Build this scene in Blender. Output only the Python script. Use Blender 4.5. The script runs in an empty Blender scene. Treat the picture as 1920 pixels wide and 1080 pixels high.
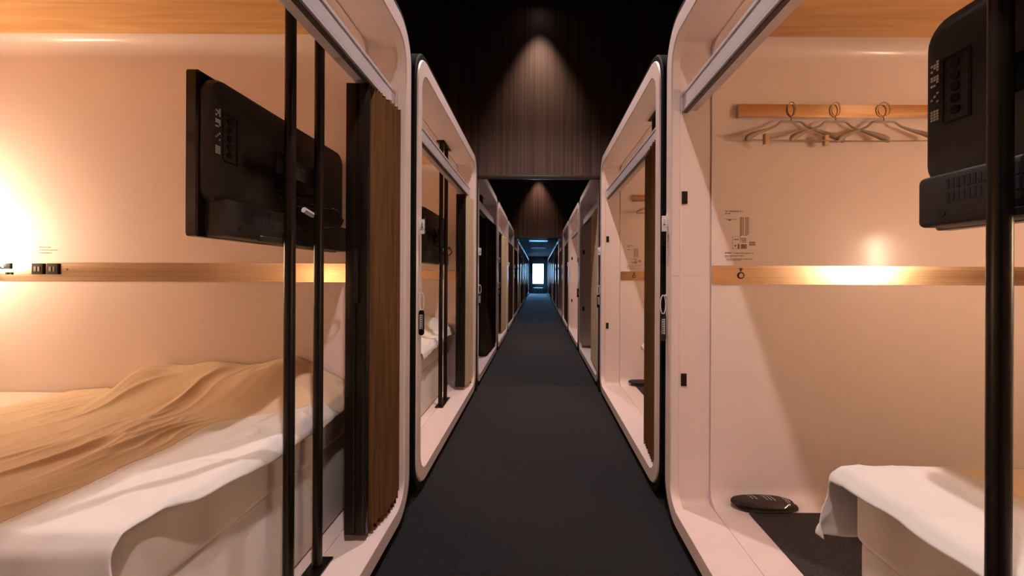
import bpy, bmesh, math, random
from mathutils import Vector, Matrix, noise

random.seed(4)
S = bpy.context.scene
COL = S.collection
PI = math.pi

# ------------------------------------------------------------------ measures
E = 1.083            # eye height above the corridor carpet
FX = 0.577           # half width of the corridor
P = 2.03             # pod module along the corridor
Y0 = -0.07           # start of the first module
NP = 13              # pods on each side
Y_END = 27.5
CEIL = E + 2.58
SILL = 0.100

# ------------------------------------------------------------------ camera
cam_data = bpy.data.cameras.new('camera')
cam = bpy.data.objects.new('camera', cam_data)
COL.objects.link(cam)
cam_data.sensor_width = 36.0
cam_data.lens = 790.0 / 1920.0 * 36.0
cam_data.shift_x = -49.0 / 1920.0
cam_data.shift_y = -21.0 / 1920.0
cam_data.clip_start = 0.02
cam.matrix_world = (Matrix.Translation((0, 0, E)) @ Matrix.Rotation(PI / 2, 4, 'X')
                    @ Matrix.Rotation(math.radians(0.28), 4, 'Z'))
S.camera = cam

# ------------------------------------------------------------------ world and view
S.view_settings.view_transform = 'Standard'
S.view_settings.look = 'None'
S.view_settings.gamma = 1.0
S.view_settings.use_curve_mapping = False
S.view_settings.exposure = 1.0
W = bpy.data.worlds.new('world')
S.world = W
W.use_nodes = True
W.node_tree.nodes['Background'].inputs[0].default_value = (0.50, 0.78, 1.0, 1)
W.node_tree.nodes['Background'].inputs[1].default_value = 6.0

# daylight coming through the end window (a large area light standing outside the pane)
ld = bpy.data.lights.new('window_daylight', 'AREA')
ld.shape = 'RECTANGLE'; ld.size = 1.0; ld.size_y = 1.6
ld.energy = 560.0; ld.spread = math.radians(105); ld.color = (0.20, 0.52, 1.0)
lo = bpy.data.objects.new('window_daylight', ld); COL.objects.link(lo)
lo.location = (0, Y_END + 0.55, 1.55); lo.rotation_euler = (-PI / 2 + math.radians(40), 0, 0)

LAMP_POWER = 11.0
LAMP_COL = (1.0, 0.78, 0.53)
DOWN_COL = (1.0, 0.82, 0.80)

# ------------------------------------------------------------------ materials
def new_mat(name):
    m = bpy.data.materials.new(name); m.use_nodes = True
    nt = m.node_tree
    return m, nt, nt.nodes['Principled BSDF']

def pbr(name, col, rough=0.5, metal=0.0, coat=0.0, coat_rough=0.05, bump=None, var=None, spec=0.5, sheen=0.0):
    m, nt, b = new_mat(name)
    b.inputs['Base Color'].default_value = (*col, 1)
    b.inputs['Roughness'].default_value = rough
    b.inputs['Metallic'].default_value = metal
    b.inputs['Coat Weight'].default_value = coat
    b.inputs['Coat Roughness'].default_value = coat_rough
    b.inputs['Specular IOR Level'].default_value = spec
    b.inputs['Sheen Weight'].default_value = sheen
    tc = nt.nodes.new('ShaderNodeTexCoord')
    if var:      # (scale xyz, amount): noise variation of the base colour
        mp = nt.nodes.new('ShaderNodeMapping'); mp.inputs['Scale'].default_value = var[0]
        nt.links.new(tc.outputs['Object'], mp.inputs[0])
        n = nt.nodes.new('ShaderNodeTexNoise'); n.inputs['Scale'].default_value = 1.0
        n.inputs['Detail'].default_value = 4
        nt.links.new(mp.outputs[0], n.inputs['Vector'])
        r = nt.nodes.new('ShaderNodeValToRGB')
        a = var[1]
        r.color_ramp.elements[0].position = 0.3; r.color_ramp.elements[1].position = 0.7
        r.color_ramp.elements[0].color = (*[c * (1 - a) for c in col], 1)
        r.color_ramp.elements[1].color = (*[min(1, c * (1 + a)) for c in col], 1)
        nt.links.new(n.outputs['Fac'], r.inputs[0]); nt.links.new(r.outputs[0], b.inputs['Base Color'])
    if bump:     # (scale xyz, strength, distance)
        mp = nt.nodes.new('ShaderNodeMapping'); mp.inputs['Scale'].default_value = bump[0]
        nt.links.new(tc.outputs['Object'], mp.inputs[0])
        n = nt.nodes.new('ShaderNodeTexNoise'); n.inputs['Scale'].default_value = 1.0
        n.inputs['Detail'].default_value = 3
        nt.links.new(mp.outputs[0], n.inputs['Vector'])
        bp = nt.nodes.new('ShaderNodeBump'); bp.inputs['Strength'].default_value = bump[1]
        bp.inputs['Distance'].default_value = bump[2]
        nt.links.new(n.outputs['Fac'], bp.inputs['Height']); nt.links.new(bp.outputs[0], b.inputs['Normal'])
        if coat: nt.links.new(bp.outputs[0], b.inputs['Coat Normal'])
    return m

def emit(name, col, strength):
    m, nt, b = new_mat(name)
    b.inputs['Base Color'].default_value = (*col, 1)
    b.inputs['Emission Color'].default_value = (*col, 1)
    b.inputs['Emission Strength'].default_value = strength
    return m

M = {}
M['shell'] = pbr('pale_pink_gelcoat', (0.80, 0.655, 0.607), rough=0.45, coat=0.34, coat_rough=0.13, spec=0.35,
                 bump=((2.2, 2.2, 2.2), 0.25, 0.004))
M['casing'] = pbr('black_casing', (0.006, 0.005, 0.005), rough=0.75, spec=0.15)
M['alu'] = pbr('satin_aluminium', (0.66, 0.61, 0.63), rough=0.35, metal=0.25, var=((2, 60, 60), 0.05))
M['alu_dark'] = pbr('dark_rail_groove', (0.10, 0.08, 0.08), rough=0.4, metal=0.5)
M['bronze'] = pbr('dark_bronze_metal', (0.022, 0.016, 0.012), rough=0.32, metal=0.7)
M['black_metal'] = pbr('black_metal', (0.012, 0.010, 0.009), rough=0.4, metal=0.3)
M['brass'] = pbr('brushed_brass', (0.64, 0.50, 0.35), rough=0.16, metal=1.0, bump=((1, 1, 300), 0.12, 0.001),
                 var=((1.2, 1.2, 120), 0.10))
M['tv'] = pbr('black_plastic', (0.016, 0.012, 0.010), rough=0.42, bump=((400, 400, 400), 0.15, 0.0005))
M['tv_gloss'] = pbr('glossy_black_plastic', (0.010, 0.008, 0.007), rough=0.15)
M['tv_hole'] = pbr('recess_black', (0.002, 0.002, 0.002), rough=0.8)
M['screen'] = pbr('dark_screen_glass', (0.004, 0.004, 0.005), rough=0.06)
M['curtain_brown'] = pbr('brown_pleated_fabric', (0.175, 0.084, 0.032), rough=0.95, spec=0.0, var=((90, 90, 3), 0.28))
M['curtain_dark'] = pbr('dark_brown_pleated_fabric', (0.060, 0.032, 0.018), rough=0.95, spec=0.0, var=((90, 90, 3), 0.28))
M['curtain_cream'] = pbr('cream_pleated_fabric', (0.62, 0.47, 0.30), rough=0.95, spec=0.0, var=((90, 90, 3), 0.12))
M['beige'] = pbr('beige_cotton', (0.70, 0.53, 0.35), rough=0.9, bump=((420, 420, 420), 0.25, 0.0008), sheen=0.2)
M['white'] = pbr('white_cotton', (0.68, 0.645, 0.61), rough=0.9, bump=((420, 420, 420), 0.2, 0.0008), sheen=0.2)
M['mattress'] = pbr('mattress_fabric', (0.70, 0.60, 0.53), rough=0.92, bump=((300, 300, 300), 0.25, 0.001))
M['base'] = pbr('bed_base_fabric', (0.72, 0.64, 0.58), rough=0.92, bump=((300, 300, 300), 0.25, 0.001))
M['hanger'] = pbr('greige_hanger_coating', (0.34, 0.27, 0.21), rough=0.45, metal=0.2)
M['hanger_metal'] = pbr('hanger_metal', (0.50, 0.40, 0.30), rough=0.25, metal=1.0)
M['clip_wood'] = pbr('pale_wood_clip', (0.62, 0.40, 0.22), rough=0.5)
M['print'] = pbr('brown_print_ink', (0.20, 0.11, 0.07), rough=0.6)
M['print_dark'] = pbr('black_print_ink', (0.03, 0.02, 0.016), rough=0.6)
M['print_light'] = pbr('white_print_ink', (0.78, 0.74, 0.70), rough=0.6)
M['socket'] = pbr('dark_socket_plastic', (0.026, 0.015, 0.010), rough=0.7, spec=0.1)
M['clock_panel'] = pbr('grey_display_glass', (0.05, 0.055, 0.05), rough=0.15)
M['digit'] = emit('cyan_digits', (0.25, 0.8, 0.75), 1.2)
M['slipper'] = pbr('black_felt', (0.045, 0.029, 0.023), rough=0.85, spec=0.2)
M['white_plastic'] = pbr('white_plastic', (0.80, 0.76, 0.72), rough=0.35)
M['chrome'] = pbr('chrome', (0.75, 0.72, 0.70), rough=0.12, metal=1.0)
M['cable'] = pbr('black_cable', (0.010, 0.008, 0.008), rough=0.3)
M['lamp_shade'] = emit('warm_lamp_glow', LAMP_COL, 1.0)
M['lamp_off'] = pbr('frosted_lamp_off', (0.75, 0.70, 0.62), rough=0.4)
M['wall_black'] = pbr('black_wall', (0.010, 0.007, 0.006), rough=0.8)
M['frame_dark'] = pbr('dark_brown_frame', (0.030, 0.020, 0.016), rough=0.4)
M['end_wall'] = pbr('dark_end_wall', (0.16, 0.20, 0.22), rough=0.7)
M['ceil_far'] = pbr('dark_corridor_ceiling', (0.006, 0.008, 0.010), rough=0.9, spec=0.03)
M['bench'] = pbr('grey_bench', (0.30, 0.32, 0.34), rough=0.5)

m, nt, b = new_mat('clear_film'); M['film'] = m
tr = nt.nodes.new('ShaderNodeBsdfTransparent'); gl = nt.nodes.new('ShaderNodeBsdfGlossy'); mxs = nt.nodes.new('ShaderNodeMixShader')
gl.inputs['Roughness'].default_value = 0.08; mxs.inputs[0].default_value = 0.045
nt.links.new(tr.outputs[0], mxs.inputs[1]); nt.links.new(gl.outputs[0], mxs.inputs[2])
nt.links.new(mxs.outputs[0], nt.nodes['Material Output'].inputs[0]); nt.nodes.remove(b)

m, nt, b = new_mat('window_glass'); M['glass'] = m
b.inputs['Base Color'].default_value = (1, 1, 1, 1); b.inputs['Roughness'].default_value = 0.0
b.inputs['Transmission Weight'].default_value = 1.0; b.inputs['IOR'].default_value = 1.02

def wood(name, c1, c2, scale, rough, grain_scale=1.0, coat=0.0):
    m, nt, b = new_mat(name)
    tc = nt.nodes.new('ShaderNodeTexCoord'); mp = nt.nodes.new('ShaderNodeMapping')
    mp.inputs['Scale'].default_value = scale
    nt.links.new(tc.outputs['Object'], mp.inputs[0])
    n = nt.nodes.new('ShaderNodeTexNoise'); n.inputs['Scale'].default_value = grain_scale
    n.inputs['Detail'].default_value = 8; n.inputs['Distortion'].default_value = 0.6
    nt.links.new(mp.outputs[0], n.inputs['Vector'])
    r = nt.nodes.new('ShaderNodeValToRGB')
    r.color_ramp.elements[0].position = 0.32; r.color_ramp.elements[1].position = 0.68
    r.color_ramp.elements[0].color = (*c1, 1); r.color_ramp.elements[1].color = (*c2, 1)
    nt.links.new(n.outputs['Fac'], r.inputs[0]); nt.links.new(r.outputs[0], b.inputs['Base Color'])
    b.inputs['Roughness'].default_value = rough; b.inputs['Coat Weight'].default_value = coat
    return m
M['wood'] = wood('honey_wood_veneer', (0.60, 0.30, 0.10), (0.78, 0.46, 0.19), (1.5, 22, 10), 0.4)
M['wood_dark'] = wood('dark_striped_wood_veneer', (0.030, 0.016, 0.011), (0.120, 0.060, 0.040), (55, 55, 0.5), 0.55)

def carpet(name, col, tiles):
    m, nt, b = new_mat(name)
    tc = nt.nodes.new('ShaderNodeTexCoord')
    n = nt.nodes.new('ShaderNodeTexNoise'); n.inputs['Scale'].default_value = 260; n.inputs['Detail'].default_value = 3
    nt.links.new(tc.outputs['Object'], n.inputs['Vector'])
    r = nt.nodes.new('ShaderNodeValToRGB')
    r.color_ramp.elements[0].position = 0.3; r.color_ramp.elements[1].position = 0.75
    r.color_ramp.elements[0].color = (*[c * 0.45 for c in col], 1)
    r.color_ramp.elements[1].color = (*[c * 1.7 for c in col], 1)
    nt.links.new(n.outputs['Fac'], r.inputs[0])
    out = r.outputs[0]
    if tiles:
        br = nt.nodes.new('ShaderNodeTexBrick')
        mp = nt.nodes.new('ShaderNodeMapping'); mp.inputs['Location'].default_value = (0.3, 0.22, 0)
        nt.links.new(tc.outputs['Object'], mp.inputs[0]); nt.links.new(mp.outputs[0], br.inputs['Vector'])
        br.offset = 0.0
        br.inputs['Color1'].default_value = (0.94, 0.94, 0.94, 1); br.inputs['Color2'].default_value = (1.04, 1.04, 1.04, 1)
        br.inputs['Mortar'].default_value = (0.62, 0.62, 0.62, 1)
        br.inputs['Scale'].default_value = 1.0; br.inputs['Mortar Size'].default_value = 0.004
        br.inputs['Brick Width'].default_value = 9.0; br.inputs['Row Height'].default_value = 0.88
        mx = nt.nodes.new('ShaderNodeMix'); mx.data_type = 'RGBA'; mx.blend_type = 'MULTIPLY'
        mx.inputs[0].default_value = 1.0
        nt.links.new(out, mx.inputs[6]); nt.links.new(br.outputs[0], mx.inputs[7])
        out = mx.outputs[2]
    nt.links.new(out, b.inputs['Base Color'])
    b.inputs['Roughness'].default_value = 0.95
    b.inputs['Specular IOR Level'].default_value = 0.3
    b.inputs['Sheen Weight'].default_value = 0.22 if tiles else 0.0
    b.inputs['Sheen Roughness'].default_value = 0.3
    bp = nt.nodes.new('ShaderNodeBump'); bp.inputs['Strength'].default_value = 0.6; bp.inputs['Distance'].default_value = 0.003
    nt.links.new(n.outputs['Fac'], bp.inputs['Height']); nt.links.new(bp.outputs[0], b.inputs['Normal'])
    return m
M['carpet'] = carpet('charcoal_carpet', (0.0105, 0.0105, 0.0125), True)
M['carpet_pod'] = carpet('dark_brown_pod_carpet', (0.045, 0.034, 0.030), False)

# ------------------------------------------------------------------ mesh helpers
class MB:
    """collects shapes for ONE mesh"""
    def __init__(s): s.v = []; s.f = []
    def add(s, vs, fs):
        o = len(s.v); s.v += [tuple(v) for v in vs]; s.f += [[i + o for i in f] for f in fs]; return s
    def box(s, a, b):
        x0, y0, z0 = a; x1, y1, z1 = b
        return s.add([(x0, y0, z0), (x1, y0, z0), (x1, y1, z0), (x0, y1, z0), (x0, y0, z1), (x1, y0, z1), (x1, y1, z1), (x0, y1, z1)],
                     [(0, 3, 2, 1), (4, 5, 6, 7), (0, 1, 5, 4), (1, 2, 6, 5), (2, 3, 7, 6), (3, 0, 4, 7)])
    def loft(s, loops, cap0=True, cap1=True):
        n = len(loops[0]); vs = []; fs = []
        for l in loops: vs += l
        for k in range(len(loops) - 1):
            for i in range(n):
                j = (i + 1) % n
                fs.append((k * n + i, k * n + j, (k + 1) * n + j, (k + 1) * n + i))
        if cap0: fs.append(tuple(reversed(range(n))))
        if cap1: fs.append(tuple(range((len(loops) - 1) * n, len(loops) * n)))
        return s.add(vs, fs)
    def tube(s, pts, r, n=10, closed=False):
        pts = [Vector(p) for p in pts]; loops = []
        rs = r if isinstance(r, (list, tuple)) else [r] * len(pts)
        up = Vector((0.13, 0.21, 0.97)).normalized(); prev = None
        N = len(pts)
        for i, p in enumerate(pts):
            if closed: t = (pts[(i + 1) % N] - pts[i - 1])
            else: t = pts[min(i + 1, N - 1)] - pts[max(i - 1, 0)]
            t.normalize()
            if prev is None:
                a = t.cross(up)
                if a.length < 0.1: a = t.cross(Vector((1, 0, 0)))
            else: a = prev - t * prev.dot(t)
            a.normalize(); prev = a; bb = t.cross(a)
            loops.append([tuple(p + (a * math.cos(2 * PI * k / n) + bb * math.sin(2 * PI * k / n)) * rs[i]) for k in range(n)])
        if closed: loops.append(loops[0]); return s.loft(loops, False, False)
        return s.loft(loops)
    def cyl(s, a, b, r, n=24): return s.tube([a, b], r, n)
    def mesh(s, name, mat, angle=35, bevel=0):
        me = bpy.data.meshes.new(name)
        me.from_pydata(s.v, [], s.f)
        bm = bmesh.new(); bm.from_mesh(me)
        if bevel:
            es = [e for e in bm.edges if len(e.link_faces) == 2 and e.calc_face_angle(0) > math.radians(40)]
            bmesh.ops.bevel(bm, geom=es, offset=bevel, segments=2, profile=0.6, affect='EDGES', clamp_overlap=True)
        bmesh.ops.recalc_face_normals(bm, faces=bm.faces)
        bm.to_mesh(me); bm.free()
        me.materials.append(mat)
        me.shade_smooth(); me.set_sharp_from_angle(angle=math.radians(angle))
        return me

def rr(v0, v1, z0, z1, r, n=7):
    """rounded rectangle, list of (v, z)"""
    r = min(r, (v1 - v0) / 2 - 1e-4, (z1 - z0) / 2 - 1e-4)
    out = []
    for cx, cz, a0 in ((v1 - r, z0 + r, -90), (v1 - r, z1 - r, 0), (v0 + r, z1 - r, 90), (v0 + r, z0 + r, 180)):
        for k in range(n + 1):
            a = math.radians(a0 + 90 * k / n)
            out.append((cx + r * math.cos(a), cz + r * math.sin(a)))
    return out

def sec(u, prof):      # a profile standing at depth u (into the pod)
    return [(-u, v, z) for v, z in prof]

_cache = {}
def cached(key, fn):
    if key not in _cache: _cache[key] = fn()
    return _cache[key]

def link(name, me, parent=None, loc=(0, 0, 0), rot=(0, 0, 0)):
    o = bpy.data.objects.new(name, me); COL.objects.link(o)
    o.location = loc; o.rotation_euler = rot
    if parent: o.parent = parent
    return o

def tag(o, label=None, cat=None, group=None, kind=None):
    if label: o['label'] = label
    if cat: o['category'] = cat
    if group: o['group'] = group
    if kind: o['kind'] = kind
    return o

def thing(name, label, cat, loc=(0, 0, 0), rz=0, group=None):
    return tag(link(name, None, None, loc, (0, 0, rz)), label, cat, group)

def bx(name, a, b, mat, parent=None, bevel=0):
    return link(name, MB().box(a, b).mesh(name, mat, bevel=bevel), parent)

# ------------------------------------------------------------------ the setting
def struct(o): o['kind'] = 'structure'; return o
struct(bx('floor', (-2.95, -2.6, -0.1), (2.95, Y_END, 0), M['carpet']))
struct(bx('wall_left', (-3.05, -2.6, 0), (-2.95, Y_END, CEIL), M['wall_black']))
struct(bx('wall_right', (2.95, -2.6, 0), (3.05, Y_END, CEIL), M['wall_black']))
struct(bx('wall_back', (-3.05, -2.7, 0), (3.05, -2.6, CEIL), M['wall_black']))
YB1 = Y0 + 2 * P; YB2 = Y0 + 5 * P
struct(bx('ceiling', (-3.05, -2.7, CEIL), (3.05, YB2, CEIL + 0.1), M['wall_black']))
CF = E + 1.32
struct(bx('ceiling_far', (-3.05, YB2 + 0.02, CF), (3.05, Y_END, CF + 0.1), M['ceil_far']))
# end wall with the window opening
wz0, wz1, wx = E - 0.47, E + 0.86, 0.37
wm = MB()
wm.box((-3.05, Y_END, 0), (-wx, Y_END + 0.12, CEIL)).box((wx, Y_END, 0), (3.05, Y_END + 0.12, CEIL))
wm.box((-wx, Y_END, 0), (wx, Y_END + 0.12, wz0)).box((-wx, Y_END, wz1), (wx, Y_END + 0.12, CEIL))
struct(link('wall_end', wm.mesh('wall_end', M['end_wall'])))
fr = MB()
for a, b_ in (((-wx, wz0), (-wx + 0.03, wz1)), ((wx - 0.03, wz0), (wx, wz1)), ((-wx, wz0), (wx, wz0 + 0.03)), ((-wx, wz1 - 0.03), (wx, wz1))):
    fr.box((a[0], Y_END + 0.03, a[1]), (b_[0], Y_END + 0.08, b_[1]))
w1 = struct(link('window_1', fr.mesh('window_1', M['alu'])))
bx('pane', (-wx + 0.03, Y_END + 0.05, wz0 + 0.03), (wx - 0.03, Y_END + 0.056, wz1 - 0.03), M['glass'], w1)

# wood faced bulkheads hanging across the corridor, each framed down to the carpet
for i, yb in enumerate((YB1, YB2)):
    zb = E + (0.957 if i == 0 else 0.945)
    z1 = CEIL
    struct(bx(('wall_bulkhead_near', 'wall_bulkhead_far')[i], (-2.95, yb - 0.018, zb), (2.95, yb + 0.018, z1), M['wood_dark']))
    t = MB()
    t.box((-0.60, yb - 0.022, zb - 0.032), (0.60, yb + 0.022, zb))
    t.box((-0.60, yb - 0.020, 0), (-0.572, yb + 0.020, zb - 0.032)).box((0.572, yb - 0.020, 0), (0.60, yb + 0.020, zb - 0.032))
    struct(link('trim_%d' % (i + 1), t.mesh('trim', M['frame_dark'], bevel=0.003)))

# ------------------------------------------------------------------ ceiling lamps of the corridor
def can_mesh():
    mb = MB()
    prof = [(0.050, 0.0), (0.062, 0.0), (0.062, -0.012), (0.050, -0.012), (0.046, 0.0)]
    n = 28
    loops = [[(r * math.cos(2 * PI * k / n), r * math.sin(2 * PI * k / n), z) for k in range(n)] for r, z in prof]
    return mb.loft(loops, False, False).mesh('ring', M['black_metal'])
def downlight(y, label, power, size, blend, z=CEIL, col=DOWN_COL, radius=0.03):
    t = thing('ceiling_spotlight', label, 'ceiling lamp', (0, y, z), 0, 'corridor ceiling spotlights')
    link('trim_ring', cached('can', can_mesh), t)
    link('lens', cached('lens', lambda: MB().cyl((0, 0, -0.001), (0, 0, -0.005), 0.046, 28).mesh('lens', emit('lens_glow', (1, .85, .7), 2.0))), t)
    l = bpy.data.lights.new('spot_beam', 'SPOT'); l.energy = power; l.color = col
    l.spot_size = math.radians(size); l.spot_blend = blend; l.shadow_soft_size = radius
    link('spot_beam', l, t, (0, 0, -0.02))
downlight(YB1 - 0.20, 'small round ceiling spotlight grazing the nearer wood bulkhead', 60, 62, 1.0, col=(1.0, 0.66, 0.50))
downlight(YB2 - 0.20, 'small round ceiling spotlight grazing the farther wood bulkhead', 60, 62, 1.0, col=(1.0, 0.66, 0.50))
downlight(0.10, 'small round ceiling spotlight above the nearest pair of pods', 118, 110, 0.6, radius=.045)
downlight(2.45, 'small round ceiling spotlight above the second pair of pods', 95, 110, 0.6)
downlight(6.2, 'small round ceiling spotlight just beyond the nearer wood bulkhead', 90, 110, 0.6)

downlight(8.3, 'small round ceiling spotlight before the farther wood bulkhead', 55, 110, 0.6)
downlight(12.0, 'added fill spotlight on the ceiling just beyond the farther wood bulkhead', 14, 130, 0.6, z=CF)  # added fill, brightens the frames and curtains past the bulkhead
downlight(16.8, 'added fill spotlight on the ceiling midway between the farther bulkhead and the end window', 10, 130, 0.6, z=CF)  # second added fill, keeps the far pods warm against the blue daylight
# far ceiling panel light behind the second bulkhead
t = thing('ceiling_panel_light', 'bluish square ceiling light beyond the farther wood bulkhead', 'ceiling lamp', (0, 15.2, CF))
fm = MB()
for a, b_ in (((-.34, -.34), (.34, -.30)), ((-.34, .30), (.34, .34)), ((-.34, -.30), (-.30, .30)), ((.30, -.30), (.34, .30))):
    fm.box((a[0], a[1], -0.03), (b_[0], b_[1], 0))
link('frame', fm.mesh('frame', M['alu']), t)
link('diffuser', MB().box((-.30, -.30, -0.02), (.30, .30, -0.002)).mesh('diffuser', emit('cool_panel', (0.12, 0.36, 0.75), 0.7)), t)
t = thing('ceiling_vent', 'dark square ceiling vent grille near the end window', 'vent', (0, 19.0, CF))
vm = MB()
for k in range(7): vm.box((-.30, -.27 + k * .085, -0.02), (.30, -.24 + k * .085, -0.004))
link('slats', vm.mesh('slats', M['bench']), t)
link('frame', fm.mesh('frame', M['bench']), t)

# bench under the window
t = thing('bench', 'low grey bench against the end wall under the bright window', 'bench', (0, Y_END - 0.35, 0))
bx('seat', (-0.30, -0.16, 0.33), (0.30, 0.16, 0.38), M['bench'], t, 0.006)
for sx in (-1, 1):
    for sy in (-1, 1):
        bx('leg', (sx * 0.26 - 0.02, sy * 0.13 - 0.02, 0), (sx * 0.26 + 0.02, sy * 0.13 + 0.02, 0.33), M['bench'], t)

# ------------------------------------------------------------------ the pod
UB = 2.10            # depth of the cabin
V0, V1 = 0.13, 1.90  # cross walls
ZC = E + 1.015        # cabin ceiling

def shell_mesh():
    mb = MB()
    L = []
    L.append(sec(0.035, rr(0.055, 1.975, 0.040, 2.180, 0.16, 10)))
    L.append(sec(0.006, rr(0.055, 1.975, 0.040, 2.180, 0.16, 10)))
    L.append(sec(0.000, rr(0.060, 1.970, 0.045, 2.175, 0.155, 10)))
    L.append(sec(0.000, rr(0.122, 1.908, 0.104, 2.107, 0.106, 10)))
    L.append(sec(0.005, rr(0.127, 1.903, SILL, 2.103, 0.102, 10)))
    L.append(sec(0.036, rr(0.129, 1.901, SILL, 2.101, 0.100, 10)))
    L.append(sec(0.040, rr(0.124, 1.906, SILL, 2.101, 0.03, 10)))
    L.append(sec(0.170, rr(0.124, 1.906, SILL, 2.101, 0.03, 10)))
    L.append(sec(0.1705, rr(0.120, 1.910, SILL - .004, 2.105, 0.03, 10)))
    L.append(sec(0.1745, rr(0.120, 1.910, SILL - .004, 2.105, 0.05, 10)))
    L.append(sec(0.175, rr(V0, V1, SILL, ZC, 0.075, 10)))
    L.append(sec(UB - 0.08, rr(V0, V1, SILL, ZC, 0.075, 10)))
    for k in range(1, 6):
        a = PI / 2 * k / 5
        d = 0.08 * (1 - math.cos(a))
        L.append(sec(UB - 0.08 + 0.08 * math.sin(a), rr(V0 + d, V1 - d, SILL + d, ZC - d, max(0.075 - d * .8, .012), 10)))
    mb.loft(L, False, True)
    return mb.mesh('shell', M['shell'], 28)

def casing_mesh():
    mb = MB()
    a = rr(0.028, 2.002, 0.0, 2.205, 0.18, 10); i = rr(0.058, 1.972, 0.043, 2.177, 0.158, 10)
    L = [sec(0.02, i), sec(0.005, rr(0.050, 1.980, 0.034, 2.186, 0.165, 10)), sec(0.005, rr(0.034, 1.996, 0.004, 2.200, 0.176, 10)), sec(0.011, a), sec(UB + 0.06, a)]
    return mb.loft(L, False, True).mesh('casing', M['casing'])

def rail_mesh():
    mb = MB(); z0 = E + 0.714
    mb.box((-0.070, V0, z0 + 0.018), (-0.048, V1, z0 + 0.086))
    mb.box((-0.074, V0, z0 + 0.006), (-0.044, V1, z0 + 0.016))
    mb.box((-0.074, V0, z0 + 0.076), (-0.045, V1, z0 + 0.088))
    mb.box((-0.110, V0, z0 + 0.010), (-0.070, V1, z0 + 0.026))
    return mb.mesh('curtain_rail', M['alu'])
def rail_groove():
    z0 = E + 0.714
    return MB().box((-0.068, V0, z0), (-0.052, V1, z0 + 0.007)).box((-0.0485, V0, z0 + 0.0165), (-0.0465, V1, z0 + 0.0195)).mesh('groove', M['alu_dark'])

def pole_mesh(): return MB().cyl((0, 0, SILL + .008), (0, 0, 2.101 - .008), 0.0155, 32).mesh('pole', M['bronze'])
def plate_mesh(): return MB().box((-0.030, -0.045, 0), (0.030, 0.215, 0.008)).mesh('base_plate', M['bronze'], bevel=0.001)

def band_mesh(v, s):    # brass band on a cross wall, s = direction of the room
    a, b_ = sorted((v, v + s * 0.004))
    return MB().box((-UB + 0.03, a, E - 0.028), (-0.178, b_, E + 0.053)).mesh('brass_band', M['brass'])
def band_back(): return MB().box((-UB, V0 + .004, E - 0.028), (-UB + 0.004, V1 - .004, E + 0.054)).mesh('brass_band', M['brass'])

def latch_mesh(): return MB().box((-0.012, 0, -0.027), (0.012, 0.007, 0.027)).mesh('latch', M['socket'], bevel=0.0015)

def lamp_shade(lit):
    mb = MB(); mb.cyl((0, 0, -0.10), (0, 0, 0.16), 0.045, 32)
    m_ = M['lamp_off']
    if lit:
        area = 2 * PI * 0.045 * 0.26
        m_ = emit('lamp_glow_%d' % int(lit * 100), LAMP_COL, LAMP_POWER * lit / (area * PI))
    return mb.mesh('lamp_shade', m_)

def glyph_row(mb, x0, x1, z, h, v, s, seed, dens=0.75, axis='u'):
    """a line of tiny print: word-like dashes on a cross wall"""
    r = random.Random(seed); x = x0
    while x < x1:
        w = min(r.uniform(0.4, 1.6) * h, x1 - x)
        mb.box((-(x + w), min(v, v + s * .0006), z - h / 2 * r.uniform(.7, 1)), (-x, max(v, v + s * .0006), z + h / 2 * r.uniform(.7, 1)))
        x += w + h * (0.25 if r.random() < dens else 0.8)

def map_print():
    """printed floor guide, on the cross wall with the hangers; photo pixels of the right pod to wall metres"""
    mb = MB(); v = V0 + 0.0002
    def U(px): return (px - 1009) / 431.7 - FX
    def Z(py): return E + (519 + (-1.5) - py + 3.0) / 431.7
    def r(x0, y0, x1, y1): mb.box((-U(x1), v, Z(y1)), (-U(x0), v + .0006, Z(y0)))
    glyph_row(mb, U(1359), U(1391), Z(396), .0055, v, 1, 3); glyph_row(mb, U(1359), U(1369), Z(400), .0055, v, 1, 4)
    glyph_row(mb, U(1358), U(1381), Z(411), .003, v, 1, 5); r(1365, 411, 1370, 413.5)
    for j in range(19):             # columns of little rooms
        y = 407 + j * 1.85
        for x0, x1 in ((1387.5, 1391), (1391.6, 1394.5), (1396.5, 1399), (1399.6, 1402.5)) if y < 440 else ((1387.5, 1391), (1393.5, 1396.5), (1397.2, 1400.5)):
            r(x0, y, x1, y + 1.15)
    r(1387, 407, 1387.5, 455); r(1403.5, 407, 1404, 439)
    for j in range(4): r(1388 + j, 446 + j * 2.4, 1399, 447.2 + j * 2.4)
    for x0, y0, x1, y1 in ((1373, 443, 1386, 443.5), (1373, 466, 1399, 466.5), (1373, 443, 1373.5, 466.5), (1376, 448, 1385, 449.5), (1377, 459, 1380, 462), (1383, 457, 1386, 466)): r(x0, y0, x1, y1)
    for k in range(6): r(1389 + k * 1.9, 457.5, 1390.3 + k * 1.9, 465.5)
    for k in range(5):
        r(1404.5 + k * 2.3, 453, 1406.2 + k * 2.3, 456); r(1404.5 + k * 2.3, 457, 1406.2 + k * 2.3, 460)
    glyph_row(mb, U(1359), U(1372), Z(474), .0075, v, 1, 8); glyph_row(mb, U(1375), U(1412), Z(474.5), .0045, v, 1, 9)
    glyph_row(mb, U(1359), U(1394), Z(479.5), .004, v, 1, 10); glyph_row(mb, U(1359), U(1372), Z(481.6), .0035, v, 1, 12)
    glyph_row(mb, U(1361), U(1411), Z(485.5), .0035, v, 1, 11); glyph_row(mb, U(1361), U(1390), Z(488), .003, v, 1, 13)
    return mb.mesh('floor_guide_print', M['print'])

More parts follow.
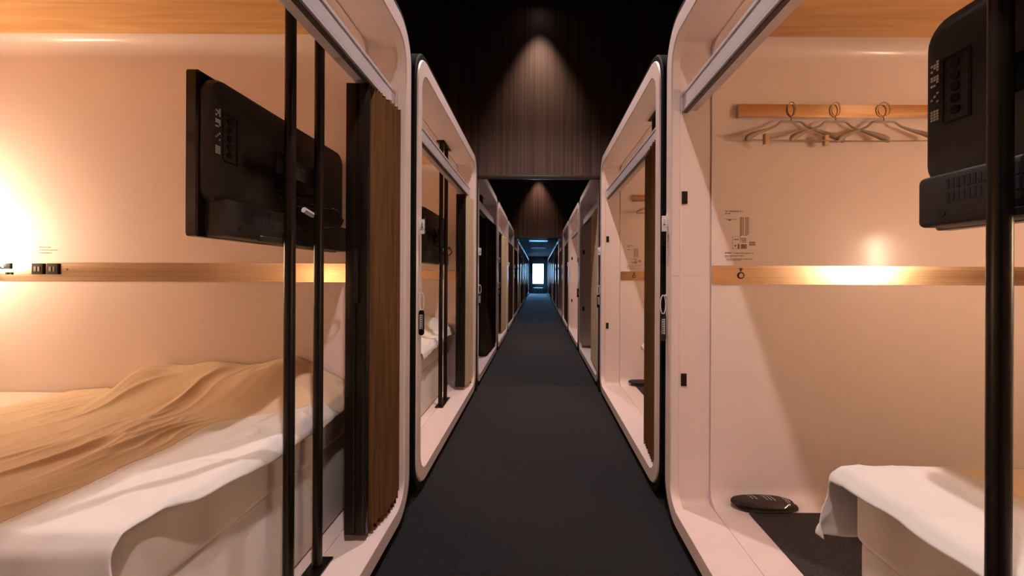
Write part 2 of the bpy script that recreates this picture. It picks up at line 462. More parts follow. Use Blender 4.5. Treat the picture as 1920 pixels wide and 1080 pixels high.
def small_print():
    mb = MB(); v = V1 - 0.0008
    for k, (w, hh) in enumerate(((.045, .006), (.075, .005), (.05, .006))):
        glyph_row(mb, 2.163 - FX - w, 2.163 - FX + 0.004, E + 0.118 - k * .0125, hh * .7, v, 1, 20 + k)
    return mb.mesh('small_print', M['print'])

def ring_mesh(R, r, n=24):
    return [(R * math.cos(2 * PI * k / n), 0, R * math.sin(2 * PI * k / n)) for k in range(n)]

def socket_mesh():
    return MB().box((-0.0235, -0.007, -0.0235), (0.0235, 0, 0.0235)).mesh('power_socket', M['socket'], bevel=0.001)
def socket_pins():
    mb = MB()
    mb.box((-0.013, -0.0085, -0.011), (-0.003, -0.007, 0.010)).box((0.003, -0.0085, -0.011), (0.012, -0.007, 0.010))
    return mb.mesh('port', M['chrome'])

def seven(mb, x, z, h, segs):
    w = h * .5; t = h * .13; y0, y1 = -0.0062, -0.0056
    S_ = {'a': (0, h - t, w, h), 'b': (w - t, h / 2, w, h), 'c': (w - t, 0, w, h / 2), 'd': (0, 0, w, t), 'e': (0, 0, t, h / 2), 'f': (0, h / 2, t, h), 'g': (0, h / 2 - t / 2, w, h / 2 + t / 2)}
    for c in segs:
        a = S_[c]; mb.box((x + a[0], y0, z + a[1]), (x + a[2], y1, z + a[3]))

def build_pod(side, n, label, lit, detail, poles, band=True):
    """side -1 left, +1 right; n = 0 nearest"""
    if side < 0: loc = (-FX, Y0 + n * P, 0); rz = 0
    else: loc = (FX, Y0 + (n + 1) * P, 0); rz = PI
    t = thing('sleeping_pod', label, 'sleeping pod', loc, rz, 'sleeping pods lining the corridor')
    link('casing', cached('casing', casing_mesh), t)['label'] = 'black outer casing with rounded corners'
    link('shell', cached('shell', shell_mesh), t)
    rl = link('curtain_rail', cached('rail', rail_mesh), t)
    link('groove', cached('groove', rail_groove), rl)
    if detail:
        link('ceiling_panel', cached('cp', lambda: MB().box((-UB + 0.10, 0.205, ZC - 0.010), (-0.27, 1.825, ZC - 0.0004)).mesh('ceiling_panel', M['wood'])), t)['label'] = 'honey wood veneer ceiling panel'
        link('pod_carpet', cached('pc', lambda: MB().box((-UB + 0.09, 0.205, SILL), (-0.305, 1.825, SILL + 0.006)).mesh('pod_carpet', M['carpet_pod'], bevel=.002)), t)['label'] = 'dark carpet inlay'
        for nm, key, fn in (('brass_band', 'b0', lambda: band_mesh(V0, 1)), ('brass_band', 'b1', lambda: band_mesh(V1, -1)), ('brass_band', 'b2', band_back)):
            link(nm, cached(key, fn), t)
        # reading lamp at the head end
        lp = link('reading_lamp', cached('lb', lambda: MB().box((-0.12, -0.03, -0.12), (0.025, 0.03, -0.105)).box((-0.12, -0.03, -0.12), (-0.112, 0.03, 0.06)).mesh('reading_lamp', M['black_metal'], bevel=.002)), t, (-UB + 0.11, V1 - 0.21, E + 0.13))
        sh = link('lamp_shade', cached('ls%s' % lit, lambda: lamp_shade(lit)), lp)
        # hanger plate, floor guide, call button on the wall across from the bed
        link('hanger_plate', cached('hp', lambda: MB().box((-1.30, V0 + 0.018, E + 0.689), (-0.278, V0 + 0.024, E + 0.745)).box((-0.285, V0 - 0.0, E + 0.689), (-0.278, V0 + 0.020, E + 0.745)).box((-1.30, V0, E + 0.689), (-1.294, V0 + 0.020, E + 0.745)).mesh('hanger_plate', M['brass'], bevel=.0015)), t)['label'] = 'brushed brass hanger plate'
        link('floor_guide_print', cached('mp', map_print), t)['label'] = 'small printed floor guide and text'
        kb = MB(); kb.tube([(x, 0, z) for x, y, z in ring_mesh(0.0125, 0, 24)], 0.0022, 8, True)
        kn = link('call_button', cached('kb', lambda: kb.mesh('call_button', M['socket'])), t, (-(0.878 - FX), V0 + 0.006, E + 0.010))
        km = MB(); km.cyl((0, -0.003, 0), (0, 0.002, 0), 0.010, 20)
        link('button_cap', cached('km', lambda: km.mesh('button_cap', M['brass'])), kn)
        km2 = MB()
        km2.add([(-.008, y, .032) for y in (-.0022,)] + [(.008, -.0022, .032), (.0015, -.0022, .017), (-.0015, -.0022, .017), (-.008, -.0016, .032), (.008, -.0016, .032), (.0015, -.0016, .017), (-.0015, -.0016, .017)],
                [(0, 1, 2, 3), (7, 6, 5, 4), (0, 4, 5, 1), (1, 5, 6, 2), (2, 6, 7, 3), (3, 7, 4, 0)])
        link('button_symbol', cached('km2', lambda: km2.mesh('button_symbol', M['print_dark'])), kn)
        # control strip on the wall beside the bed
        for u in (1.587, 1.522):
            so = link('power_socket', cached('so', socket_mesh), t, (-u, V1 - 0.004, E + 0.024))
            link('port', cached('sp', socket_pins), so)
        cp = link('clock_panel', cached('ck', lambda: MB().box((-0.065, -0.005, -0.013), (0.065, 0, 0.013)).mesh('clock_panel', M['clock_panel'], bevel=.001)), t, (-1.770, V1 - 0.004, E + 0.036))
        dg = MB()
        for k, sg in enumerate(('abc', 'abged', 'abged')): seven(dg, -0.012 + k * 0.019 + (0.004 if k else 0), -0.008, 0.016, sg)
        link('digits', cached('dg', lambda: dg.mesh('digits', M['digit'])), cp)
        for u in (1.723, 1.705):
            link('button', cached('bt', lambda: MB().cyl((0, 0, 0), (0, -0.004, 0), 0.005, 16).mesh('button', M['socket'])), t, (-u, V1 - 0.004, E + 0.004))
        link('jack', cached('jk', lambda: MB().cyl((0, 0, 0), (0, -0.002, 0), 0.004, 16).mesh('jack', M['print_dark'])), t, (-1.466, V1 - 0.004, E + 0.022))
        link('small_print', cached('sp2', small_print), t)
    if poles:
        pp = MB()
        for k, v in enumerate(poles):
            link('pole', cached('pole', pole_mesh), t, (-0.160, v, 0))
        link('base_plate', cached('bpl', plate_mesh), t, (-0.160, poles[0], SILL - .0005))
        link('top_plate', cached('bpl', plate_mesh), t, (-0.160, poles[0], 2.101 - .0078))
    if n < 5:
        for z in (E + 0.348, E - 0.445):
            link('latch', cached('latch', latch_mesh), t, (-0.059, 0.123, z))
        link('joint_line', cached('jl', lambda: MB().box((-0.170, 0.1235, E + .006), (-0.042, 0.1246, E + .009)).box((-0.034, 0.1265, E + .006), (-0.008, 0.1296, E + .009)).mesh('joint_line', M['alu'])), t)
        link('joint_line', cached('jl2', lambda: MB().box((-0.170, P - 0.1246, E + .006), (-0.042, P - 0.1235, E + .009)).box((-0.034, P - 0.1296, E + .006), (-0.008, P - 0.1265, E + .009)).mesh('joint_line', M['alu'])), t)
    return t, loc, rz

def to_world(loc, rz, u, v, z):
    p = Matrix.Rotation(rz, 4, 'Z') @ Vector((-u, v, z)); return (loc[0] + p.x, loc[1] + p.y, loc[2] + p.z)

# ------------------------------------------------------------------ curtain (stacked accordion door)
def curtain(loc, rz, v_a, v_b, matkey, label, stack=True, pitch=0.018):
    z0, z1 = SILL + 0.012, E + 0.713
    t = thing('pleated_curtain', label, 'curtain', to_world(loc, rz, 0.085, v_a, SILL), rz, 'pleated pod curtains')
    # leading bar
    zb = E - 0.958 - SILL; zt = z1 - SILL
    mb = MB()
    mb.box((-0.050, -0.006, zb), (0.030, 0.020, zt)).box((-0.046, -0.012, zb + .004), (-0.010, -0.006, zt - .004)).box((0.004, -0.011, zb + .004), (0.026, -0.006, zt - .004))
    mb.box((-0.044, 0.020, zb + .01), (0.024, 0.034, zt - .01))
    br = link('leading_bar', cached('lbar', lambda: mb.mesh('leading_bar', M['bronze'], bevel=.0015)), t)
    hd = MB().box((-0.012, -0.026, E - 0.10 - SILL), (0.004, -0.012, E + 0.10 - SILL))
    link('handle', cached('chd', lambda: hd.mesh('handle', M['black_metal'], bevel=.003)), br)
    # pleats
    n = max(6, int((v_b - v_a) / pitch)); mb = MB(); L = v_b - v_a - 0.034
    def edge(z, ph):
        out = []
        for i in range(2 * n + 1):
            f = i / (2 * n)
            j = random.Random(i * 7 + n).uniform(-.004, .004)
            y = 0.034 + L * f
            x = (0.040 + 0.028 * f + j if i % 2 else -0.045 + j)
            out.append((x, y, z + (0.006 * ((i // 2) % 2) if ph else 0)))
        return out
    rows = [edge(0.012 , 1), edge(0.05, 0)] + [edge(0.05 + (z1 - SILL - 0.06) * k / 3, 0) for k in (1, 2, 3)] + [edge(z1 - SILL, 1)]
    m_ = 2 * n + 1; vs = []; fs = []
    for r_ in rows: vs += r_
    for k in range(len(rows) - 1):
        for i in range(m_ - 1):
            a = k * m_ + i; fs.append((a, a + 1, a + 1 + m_, a + m_))
    mb.add(vs, fs)
    me = mb.mesh('pleats', M[matkey], 20)
    o = link('pleats', me, t)
    so = o.modifiers.new('thickness', 'SOLIDIFY'); so.thickness = 0.0012
    return t

# ------------------------------------------------------------------ television
def tv_loft(y0, y1, z0, z1, x0, x1, r, d):
    """rounded box on the back of the panel; back is +x (towards the corridor)"""
    def s(x, e): return [(x, y, z) for y, z in rr(y0 + e, y1 - e, z0 + e, z1 - e, max(r - e, .004), 6)]
    return [s(x0, 0), s(x1 - d, 0), s(x1 - d * .3, d * .35), s(x1, d)]

def make_tv(label, loc, rz, pole_dx, pole_ys, full=True):
    t = thing('television', label, 'television', loc, rz, 'televisions on black poles')
    H, Wd = 0.42, 0.37
    L = [[(x, y, z) for y, z in rr(-Wd + e, Wd - e, e, H - e, .008, 3)] for x, e in ((-0.012, .002), (-0.010, 0), (0.014, 0), (0.018, .004))]
    link('panel', cached('tvp', lambda: MB().loft(L).mesh('panel', M['tv_gloss'])), t)
    link('screen', cached('tvs', lambda: MB().box((-0.0128, -Wd + .014, .02), (-0.0118, Wd - .014, H - .014)).mesh('screen', M['screen'])), t)
    bd = link('back_cover', cached('tvb', lambda: MB().loft(tv_loft(-.362, .362, .080, .412, .016, .046, .05, .012), False).mesh('back_cover', M['tv'])), t)
    lb = link('lower_housing', cached('tvl', lambda: MB().loft(tv_loft(-.345, .335, .002, .100, .016, .074, .012, .006), False).loft(
        [[(0.070, y, z) for y, z in rr(-.22, .22, .000, .018, .004, 3)], [(0.078, y, z) for y, z in rr(-.21, .21, .003, .015, .003, 3)]]).mesh('lower_housing', M['tv'])), t)
    # connector bay with ports
    def bay():
        mb = MB(); mb.box((0.0455, -.323, .205), (0.0472, -.320, .325)).box((0.0455, -.323, .325), (0.0472, -.270, .329)).box((0.0455, -.273, .200), (0.0472, -.268, .329)).box((0.0455, -.318, .200), (0.0472, -.268, .204))
        for k in range(5): mb.tube([(0.0465, -.298, .222 + k * .022), (0.0480, -.298, .222 + k * .022)], .0085, 12)
        return mb.mesh('connector_bay', M['tv_hole'])
    link('connector_bay', cached('tvbay', bay), bd)
    def icons():
        mb = MB(); r = random.Random(2)
        for k, z in enumerate((.215, .250, .283, .312)):
            for i in range(4):
                for j in range(3):
                    if k == 0 or r.random() < .55:
                        mb.box((0.0462, -.347 + j * .006, z + i * .0055), (0.0468, -.3425 + j * .006, z + .0042 + i * .0055))
        return mb.mesh('port_icons', M['print_light'])
    link('port_icons', cached('tvic', icons), bd)
    def slots():
        mb = MB()
        for k in range(15):
            for r_ in range(2): mb.box((0.0737, -.285 + k * .0095, .045 + r_ * .024), (0.0747, -.280 + k * .0095, .063 + r_ * .024))
        mb.cyl((0.0737, -.295, .026), (0.0748, -.295, .026), .008, 16)
        return mb.mesh('vent_slots', M['tv_hole'])
    link('vent_slots', cached('tvvs', slots), lb)
    def top_slots():
        mb = MB()
        for k in range(26): mb.box((0.040, -.27 + k * .021, .392), (0.0447, -.258 + k * .021, .4035))
        return mb.mesh('top_vents', M['tv_hole'])
    link('top_vents', cached('tvts', top_slots), bd)
    # bracket and arm reaching to the poles
    mb = MB(); yc = sum(pole_ys) / len(pole_ys)
    mb.box((0.046, -.06, .17), (0.052, .06, .29)).box((0.046, -.10, .262), (0.056, .10, .278)).box((0.046, -.10, .182), (0.056, .10, .198))
    mb.tube([(0.052, 0, .23), (0.075, yc * .4, .23), (pole_dx - .02, yc, .23)], .014, 12)
    mb.box((pole_dx - .024, min(pole_ys) - .03, .20), (pole_dx - .0165, max(pole_ys) + .03, .26))
    link('mount_arm', mb.mesh('mount_arm', M['black_metal'], bevel=.001), t)
    if full:
        cb = MB()
        def coil(c, ry, rz_, turns, dx):
            pts = []
            for k in range(turns * 16 + 1):
                a = 2 * PI * k / 16
                pts.append((c[0] + ry * math.cos(a) * (1 + .08 * k / 16), c[1] + ry * .5 * math.cos(a) + dx * k / (turns * 16), c[2] + rz_ * math.sin(a) * (1 + .08 * k / 16)))
            return pts
        cb.tube(coil((0.105, .12, .113), .034, .034, 2, .010), .0022, 8)
        cb.tube([(0.055, -.12, .165), (0.085, -.10, .162), (0.10, -.05, .150), (0.10, 0, .140), (0.105, .06, .152), (0.11, .12, .150), (0.12, .17, .125)], .0034, 8)
        cb.tube([(0.055, -.10, .150), (0.09, -.06, .128), (0.10, 0, .128), (0.105, .08, .138), (0.12, .18, .150)], .0034, 8)
        cb.tube([(0.085, -.05, .17), (0.095, 0, .175), (0.10, .04, .172), (0.10, .08, .160)], .0040, 8)
        link('cables', cb.mesh('cables', M['cable']), t)
        pl = MB().tube([(0.110, -.055, .116), (0.118, -.015, .104)], .0095, 8)
        pl.tube([(0.118, -.015, .104), (0.121, .005, .103), (0.123, .020, .112)], .0035, 8)
        link('white_connector', pl.mesh('white_connector', M['white_plastic']), t)['label'] = 'white cable connector'
    return t

# ------------------------------------------------------------------ bed, duvet
BU0, BV0, BV1 = 0.225, 0.885, 1.895
BZ = E - 0.507
def soft_box(a, b, r, mat, name, n=4):
    mb = MB()
    x0, y0, z0 = a; x1, y1, z1 = b
    def s(z, e): return [(x, y, z) for x, y in rr(x0 + e, x1 - e, y0 + e, y1 - e, max(.03, r), n)]
    L = [s(z0, r * .6)]
    for k in range(n + 1): a_ = PI / 2 * k / n; L.append(s(z0 + r * (1 - math.cos(a_)), r * (1 - math.sin(a_)) * .6))
    for k in range(n + 1): a_ = PI / 2 * k / n; L.append(s(z1 - r * (1 - math.sin(a_)), r * (1 - math.cos(a_)) * .6))
    return mb.loft(L).mesh(name, mat, 50)

def make_bed(loc, rz, label):
    t = thing('bed', label, 'bed', to_world(loc, rz, BU0, BV0, SILL + .006), rz, 'beds inside the open pods')
    Lb = 2.075 - BU0; Wb = BV1 - BV0; zf = SILL + .006
    zs = E - 0.660
    link('mattress', cached('mt', lambda: soft_box((-Lb, 0, zs - zf), (0, Wb, BZ - zf), .018, M['mattress'], 'mattress')), t)
    link('bed_base', cached('bb', lambda: soft_box((-Lb + .01, .008, 0), (-.006, Wb - .008, zs - zf - .001), .010, M['base'], 'bed_base')), t)
    return t

def sstep(x, a, b):
    x = max(0, min(1, (x - a) / (b - a))); return x * x * (3 - 2 * x)

def make_duvet(loc, rz, label, seed, heap, hang_a, hang_b, length, taper=False):
    t = thing('duvet', label, 'duvet', to_world(loc, rz, BU0, BV0, BZ), rz, 'duvets on the pod beds')
    NA, NB = 260, 190
    Wb = BV1 - BV0 - .004
    pos = []; A = []
    for i in range(NA + 1):
        a_raw = -hang_a + (length + hang_a) * i / NA
        for j in range(NB + 1):
            b = -hang_b + (Wb + hang_b) * j / NB
            # wavy hem at the foot side
            hem = 0.020 * noise.noise(Vector((b * 3.1, seed, 0))) + 0.012 * noise.noise(Vector((b * 9, seed, 3)))
            k = max(0, 1 - (a_raw + hang_a) / .30)
            a = a_raw + (hem + 0.02 * math.sin(b * 5 + seed)) * k
            endw = 0.05 * noise.noise(Vector((b * 2.3, seed + 5, 0))) * max(0, 1 - (length - a_raw) / .3)
            a += endw
            p = Vector((a * 2.2, b * 2.2, seed))
            h = 0.020 + 0.012 * noise.fractal(p, 1.0, 2.0, 3)
            # long creases that run diagonally along the bed
            if a > .12:
                w = sstep(a, .16, .34)
                d = a * 1.0 + b * 0.10 + 0.15 * noise.noise(Vector((b * 2.1, a * 1.6, seed + 2))) + .03 * noise.noise(Vector((b * 7, a * 7, seed + 4)))
                for fr_, am in ((3.5, .011), (7, .012), (13, .008), (26, .0035)):
                    q = 1 - abs(noise.noise(Vector((d * fr_, (b + a * .4) * fr_ * .30, seed + fr_)))) * 2.6
                    h += w * am * max(0, q) ** 2 * max(0, 0.30 + 1.5 * noise.noise(Vector((a * 3.2, b * 3.2, fr_))))
            else:
                h += 0.004 * noise.noise(Vector((a * 6, b * 14, seed))) + .006 * max(0, 1 - abs(noise.noise(Vector((a * 5 + b * 3, b * 9 - a * 4, seed + 3)))) * 3.2) ** 2
            if heap:
                h += heap * sstep(b, Wb - .36, Wb - .06) * (1 - sstep(a, .80, .90)) * sstep(a, -.12, .25) * (0.85 + 0.3 * noise.noise(Vector((a * 5, b * 5, seed))))
            ex = max(0, -a); ey = max(0, -b)
            rr_ = .030
            drop = 0; ox = 0; oy = 0
            dd = math.hypot(ex, ey)
            if dd > 0:
                k2 = min(dd, rr_ * 1.57) / rr_
                out = rr_ * math.sin(k2); drop = rr_ * (1 - math.cos(k2)) + max(0, dd - rr_ * 1.57)
                ox = out * ex / dd; oy = out * ey / dd
                fold = .022 * sstep(drop, 0, .12) * noise.noise(Vector((b * 13 if ex > 0 else 0, a * 13 if ey > 0 else 0, seed + 1)))
                ox += fold + .010 + (.035 * sstep(drop, .02, .2) if ex > 0 and ey > 0 else 0); oy += fold + .010 * (ey > 0)
            e0 = min(1, dd / .02) if dd > 0 else 0
            z = max(h * (1 - .6 * e0), .006) - drop
            # the far end settles onto the mattress
            z = z * (1 - sstep(a, length - .14, length)) + .007 * sstep(a, length - .14, length)
            x = (ox if ex > 0 else -a); 
            x = ox if ex > 0 else -max(a, 0)
            y = -oy if ey > 0 else b
            pos.append((x, y, z)); A.append((a, b))
    m_ = NB + 1
    white = MB(); beige = MB(); wf = []; bf = []
    for i in range(NA):
        for j in range(NB):
            q = i * m_ + j
            a, b = A[q]
            lim = (0.255 + .03 * noise.noise(Vector((b * 2.5, seed, 7)))) * (1 - (1.3 * sstep(b, .55, .84) if taper else 0))
            (wf if a < lim else bf).append((q, q + 1, q + 1 + m_, q + m_))
    for mb, fs in ((white, wf), (beige, bf)):
        used = sorted({i for f in fs for i in f}); mp = {v: k for k, v in enumerate(used)}
        mb.add([pos[v] for v in used], [[mp[i] for i in f] for f in fs])
    for nm, mb, mk, lb in (('cover', beige, 'beige', 'wrinkled beige cover'), ('turned_edge', white, 'white', 'white edge at the foot')):
        o = link(nm, mb.mesh(nm, M[mk], 80), t); o['label'] = lb
        so = o.modifiers.new('thickness', 'SOLIDIFY'); so.thickness = .004; so.offset = -1
    return t

# ------------------------------------------------------------------ hanger
def make_hanger(loc, rz, label, clips, tilt, hook_r):
    t = thing('coat_hanger', label, 'coat hanger', loc, rz, 'coat hangers on the brass plate')
    mb = MB(); pts = []
    for k in range(22):
        a = math.radians(-60 + 315 * k / 21)
        pts.append((hook_r * math.cos(a) * .8, .004 * k / 21, -0.028 + .030 * math.sin(a)))
    pts = list(reversed(pts))
    pts = pts[:-1] + [(0.0, 0, -0.060), (0, 0, -0.080)]
    mb.tube(pts, .0022, 8)
    link('hook', mb.mesh('hook', M['hanger_metal']), t)
    ar = MB()
    prof = [(0, 0, -.080, .0035), (.040, 0, -.081, .0036), (.048, 0, -.084, .004), (.070, .002, -.102, .0045), (.11, .006, -.120, .006), (.150, .012, -.134, .009), (.185, .020, -.150, .0125), (.205, .026, -.162, .012), (.214, .028, -.172, .006)]
    full = [(-x, y, z, r) for x, y, z, r in reversed(prof[1:])] + prof
    ar.tube([(x, y, z) for x, y, z, r in full], [r for *_, r in full], 12)
    link('shoulder', ar.mesh('shoulder', M['hanger']), t)
    link('trouser_bar', MB().tube([(-.205, .024, -.170), (0, .024, -.1705), (.205, .024, -.170)], .0026, 8).mesh('trouser_bar', M['hanger']), t)
    if clips:
        for x in (-.135, .125):
            c = MB().box((x - .009, .014, -.190), (x + .009, .020, -.145)).box((x - .009, .027, -.190), (x + .009, .033, -.145)).box((x - .006, .020, -.160), (x + .006, .027, -.152))
            link('clip', c.mesh('clip', M['clip_wood'], bevel=.001), t)
    t.rotation_euler = (0, 0, rz + tilt)
    return t

# ------------------------------------------------------------------ packed slippers
def make_slippers(loc, rz, label, detail=True):
    t = thing('slipper_packet', label, 'slippers', loc, rz, 'packed slippers on the pod floors')
    for k in range(2):
        mb = MB(); L = []
        for z, e in ((0, .006), (.004, 0), (.012, 0), (.020, .006), (.025, .018), (.027, .034)):
            loop = []
            for i in range(28):
                a = 2 * PI * i / 28
                w = .046 - .007 * math.cos(a) * (1 if k else -1)
                loop.append(((.130 - e) * math.cos(a) + (.012 if k else -.012), (w - e * .8) * math.sin(a) + (.004 if k else -.006), z + .022 * k + .003 * math.cos(a)))
            L.append(loop)
        s = link('slipper', mb.loft(L).mesh('slipper', M['slipper']), t)
        if k and detail:
            pr = MB()
            for x in (-.080, -.070, -.026, -.012, .004, .044, .060):
                y = -.032; r = random.Random(int(x * 1e4))
                while y < .030:
                    l = r.uniform(.003, .008)
                    zz = .0515 - 9 * y * y + .001
                    pr.add([(x + y * -.45, y, zz), (x + y * -.45 + .0034, y, zz), (x + (y + l) * -.45 + .0034, y + l, .0525 - 9 * (y + l) ** 2), (x + (y + l) * -.45, y + l, .0525 - 9 * (y + l) ** 2)], [(0, 1, 2, 3)])
                    y += l + .002
            link('white_print', pr.mesh('white_print', M['print_light']), s)
    L = []
    for z, e in ((.0, -.012), (.012, -.016), (.030, -.010), (.045, .004), (.053, .022), (.056, .040)):
        L.append([((.142 - e) * math.cos(2 * PI * i / 32), (.056 - e * .8) * math.sin(2 * PI * i / 32), max(.0005, z + (.009 * noise.noise(Vector((i * 1.7, z * 90, 1))) if z > 0 else 0))) for i in range(32)])
    link('plastic_bag', MB().loft(L, False, True).mesh('plastic_bag', M['film'], 25), t)['label'] = 'clear crinkled film bag'
    return t

# ------------------------------------------------------------------ number flag and hang tag on the frame edge
def make_sign(pod_t):
    """white flag with a black figure mark on the pod's edge, and vertical lettering beneath (parts of the pod)"""
    f = link('number_flag', cached('nf', lambda: MB().box((0, -0.003, E + .205), (0.026, 0.003, E + .275)).box((-.001, -.010, E + .225), (.004, .010, E + .285)).mesh('number_flag', M['white_plastic'], bevel=.001)), pod_t, (0, .078, 0))
    def mark():
        mb = MB()
        for y0, y1 in ((-.0037, -.003), (.003, .0037)):
            mb.add([(.008, y0, E + .222), (.012, y0, E + .222), (.016, y0, E + .262), (.0145, y0, E + .262)], [(0, 1, 2, 3)])
            mb.add([(.022, y0, E + .222), (.018, y0, E + .222), (.0145, y0, E + .262), (.016, y0, E + .262)], [(0, 1, 2, 3)])
            mb.box((.011, y0, E + .234), (.020, y1, E + .238))
        return mb.mesh('mark', M['print_dark'])
    link('mark', cached('mk', mark), f)
    def vert():
        mb = MB(); r = random.Random(9); z = E + .19
        while z > E + .045:
            l = r.uniform(.003, .009); mb.box((0.0002, -.004, z - l), (.0007, .004, z)); z -= l + .003
        return mb.mesh('vertical_lettering', M['print'])
    link('vertical_lettering', cached('vl', vert), pod_t, (0, .083, 0))

def make_tag(loc, rz, label):
    t = thing('door_tag', label, 'door tag', to_world(loc, rz, -0.016, 0.070, E - 0.08), rz, 'oval door tags hung on the pod frames')
    lp = [(.012 * math.sin(2 * PI * k / 24), 0, -.042 + .042 * math.cos(2 * PI * k / 24)) for k in range(24)]
    link('loop', cached('tl', lambda: MB().tube(lp, .0024, 8, True).box((-.016, -.004, -.004), (-.008, .004, .004)).mesh('loop', M['white_plastic'])), t)
    L = [[(x, y, z) for x, z in rr(-.0135 + e, .0135 - e, -.205 + e, -.083 - e, .0125, 6)] for y, e in ((-.003, .001), (-.002, 0), (.002, 0), (.003, .001))]
    pl = link('plate', cached('tp', lambda: MB().loft(L).mesh('plate', M['tv_gloss'])), t)
    def let():
        mb = MB(); r = random.Random(5)
        for s in (-1, 1):
            y0, y1 = sorted((s * .003, s * .0036))
            mb.box((-.008, y0, -.105), (-.005, y1, -.175)).box((.005, y0, -.105), (.0065, y1, -.175))
            for k in range(7): mb.box((-.003, y0, -.112 - k * .010), (.003 * r.uniform(.2, 1), y1, -.106 - k * .010))
        return mb.mesh('lettering', M['print_light'])
    link('lettering', cached('tlt', let), pl)

# ------------------------------------------------------------------ place everything
ordinal = ['nearest', 'second', 'third', 'fourth', 'fifth', 'sixth', 'seventh', 'eighth', 'ninth', 'tenth', 'eleventh', 'twelfth', 'last']
lit_l = {0: 1.0, 1: 0.9, 3: 0.45, 6: .2}
lit_r = {0: 1.0, 1: 0.9, 3: 0.6}
polesL = {0: (1.320, 1.485), 1: (1.23, 1.40), 2: (1.30, 1.47)}
polesR = {0: (1.287, 1.455), 1: (1.30, 1.47), 2: (1.30, 1.47)}
desc = {(-1, 0): 'open pink sleeping pod at left with rumpled bed and socket strip, nearest the camera',
        (-1, 1): 'second pink sleeping pod on the left, lit, with television seen past thin poles',
        (-1, 2): 'third sleeping pod on the left, unlit behind a dark half-drawn curtain',
        (-1, 3): 'fourth sleeping pod on the left, just past the dark-curtained one',
        (1, 0): 'open pink sleeping pod at right with hangers and printed floor guide, nearest the camera',
        (1, 1): 'second pink sleeping pod on the right, lit, before the first wood bulkhead',
        (1, 2): 'third sleeping pod on the right, unlit and greyish inside, just past the bulkhead',
        (1, 3): 'fourth sleeping pod on the right, glowing orange past the grey unlit one'}
pods = {}
for side in (-1, 1):
    for n in range(NP):
        sname = 'left' if side < 0 else 'right'
        lab = desc.get((side, n)) or ('%s sleeping pod along the %s side of the corridor%s' % (ordinal[n], sname, ', beside the end window' if n == NP - 1 else ', beyond the farther bulkhead' if n > 4 else ', touching the farther bulkhead'))
        lit = (lit_l if side < 0 else lit_r).get(n, 0)
        poles = (polesL if side < 0 else polesR).get(n)
        t, loc, rz = build_pod(side, n, lab, lit, n < 4 or bool(lit), poles)
        pods[(side, n)] = (t, loc, rz)
        if n < 7: make_sign(t)

def put_tv(key, v, u, label, full):
    t, loc, rz = pods[key]
    ps = (polesL if key[0] < 0 else polesR)[key[1]]
    make_tv(label, to_world(loc, rz, u, v, E + 0.098), rz, u - 0.160, [p - v for p in ps], full)
put_tv((-1, 0), 1.493, 0.295, 'black television seen from behind across the left bed, with looped cables', True)
put_tv((-1, 1), 1.45, 0.295, 'small black television back inside the second left pod', True)
put_tv((1, 0), 1.462, 0.255, 'black television seen from behind beside the hangers, at the right edge', True)
put_tv((1, 1), 1.44, 0.255, 'black television inside the second right pod, behind its brown curtain', False)

def pl(key): return pods[key][1], pods[key][2]
make_bed(*pl((-1, 0)), 'low bed with pale mattress in the left foreground pod')
make_bed(*pl((-1, 1)), 'low pale bed in the second left pod')
make_bed(*pl((1, 0)), 'low bed with pale mattress in the right foreground pod')
make_bed(*pl((1, 1)), 'low pale bed in the second right pod, hidden by the curtain')
make_duvet(*pl((-1, 0)), 'wrinkled beige duvet with white edge, bunched on the left foreground bed', 1.7, .13, .035, .10, 1.22, True)
make_duvet(*pl((-1, 1)), 'beige duvet with white edge heaped on the second left pod bed', 4.2, .14, .05, .03, 1.1)
make_duvet(*pl((1, 0)), 'white-edged duvet with a hanging corner on the right foreground bed', 6.4, 0, .040, .20, 1.30)
make_duvet(*pl((1, 1)), 'white-edged duvet on the bed behind the brown right curtain', 8.8, 0, .04, .06, 1.2)

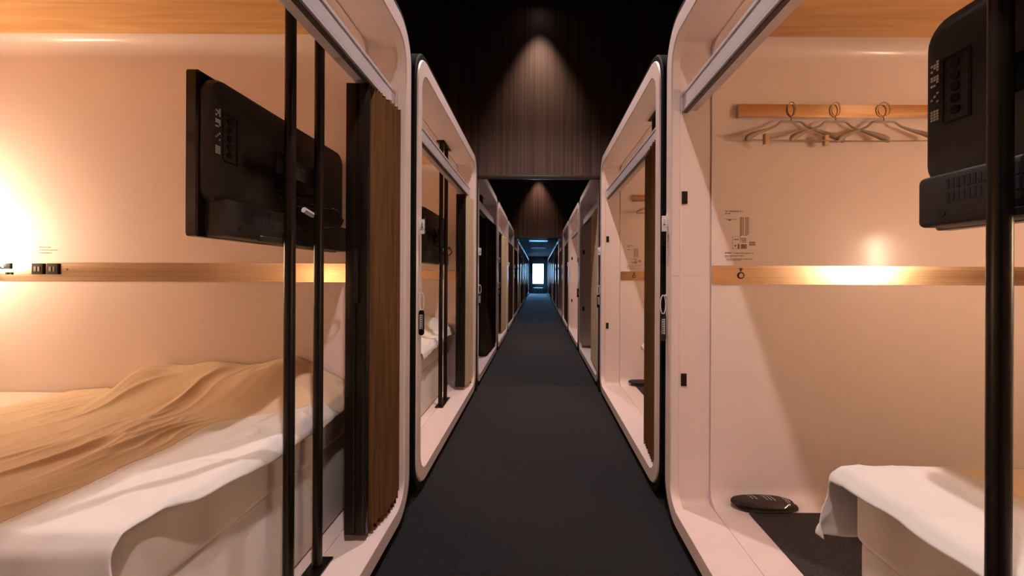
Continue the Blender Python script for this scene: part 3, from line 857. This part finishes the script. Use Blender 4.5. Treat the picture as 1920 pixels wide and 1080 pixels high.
curtain(*pl((-1, 0)), 1.632, 1.900, 'curtain_brown', 'stacked brown pleated curtain with dark leading bar in the left foreground')
curtain(*pl((-1, 1)), 1.69, 1.900, 'curtain_cream', 'narrow stacked cream curtain with dark bar in the second left pod')
curtain(*pl((-1, 2)), 1.17, 1.900, 'curtain_dark', 'dark brown half-drawn curtain in the third left pod')
curtain(*pl((-1, 3)), 1.20, 1.900, 'curtain_cream', 'cream half-drawn curtain in the fourth left pod')
curtain(*pl((-1, 4)), 0.14, 1.900, 'curtain_dark', 'dark closed curtain in the fifth left pod')
curtain(*pl((1, 1)), 1.49, 1.900, 'curtain_brown', 'tall brown pleated curtain stacked at the near side of the second right pod')
curtain(*pl((1, 2)), 1.00, 1.900, 'curtain_cream', 'cream half-drawn curtain in the third right pod')
curtain(*pl((1, 4)), 0.14, 1.900, 'curtain_dark', 'dark closed curtain in the fifth right pod')
far_mats = ['curtain_cream', 'curtain_dark', 'curtain_brown']
for side, sn in ((-1, 'left'), (1, 'right')):
    for n in range(5, NP):
        mk = far_mats[(n + (0 if side < 0 else 1)) % 3]
        curtain(*pl((side, n)), 0.14 if (n + side) % 3 else 1.0, 1.900, mk, '%s curtain in the %s pod on the %s, beyond the farther bulkhead' % (mk.split('_')[1], ordinal[n], sn), pitch=.03)

t_, loc_, rz_ = pods[(1, 0)]
hz = E + 0.750
make_hanger(to_world(loc_, rz_, 1.079 - FX, V0 + .028, hz), rz_, 'leftmost grey hanger on the brass plate, with two wooden clips', True, math.radians(3), .020)
make_hanger(to_world(loc_, rz_, 1.267 - FX, V0 + .030, hz), rz_, 'middle grey hanger on the brass plate', False, math.radians(2), .022)
make_hanger(to_world(loc_, rz_, 1.473 - FX, V0 + .030, hz), rz_, 'grey hanger on the brass plate closest to the television', False, math.radians(-2), .030)
t_, loc_, rz_ = pods[(1, 1)]
make_hanger(to_world(loc_, rz_, 1.10 - FX, V0 + .028, hz), rz_, 'grey hanger half hidden by the brown curtain in the second right pod', False, 0, .022)

make_slippers(to_world(*pl((1, 0)), 0.385, 0.178, SILL + .006), PI * .985, 'dark slippers in clear film on the right foreground pod floor')
make_slippers(to_world(*pl((1, 1)), 0.385, 0.178, SILL + .006), PI, 'dark slippers in clear film on the second right pod floor', False)

for key, lab in (((-1, 1), 'black oval door tag on the near frame edge of the second left pod'),
                 ((-1, 2), 'black oval door tag on the frame of the third left pod'),
                 ((-1, 3), 'black oval door tag on the frame of the fourth left pod'),
                 ((1, 0), 'black oval door tag on the frame edge of the right foreground pod'),
                 ((1, 1), 'black oval door tag on the far frame of the second right pod'),
                 ((1, 2), 'black oval door tag on the frame of the third right pod')):
    make_tag(*pl(key), lab)
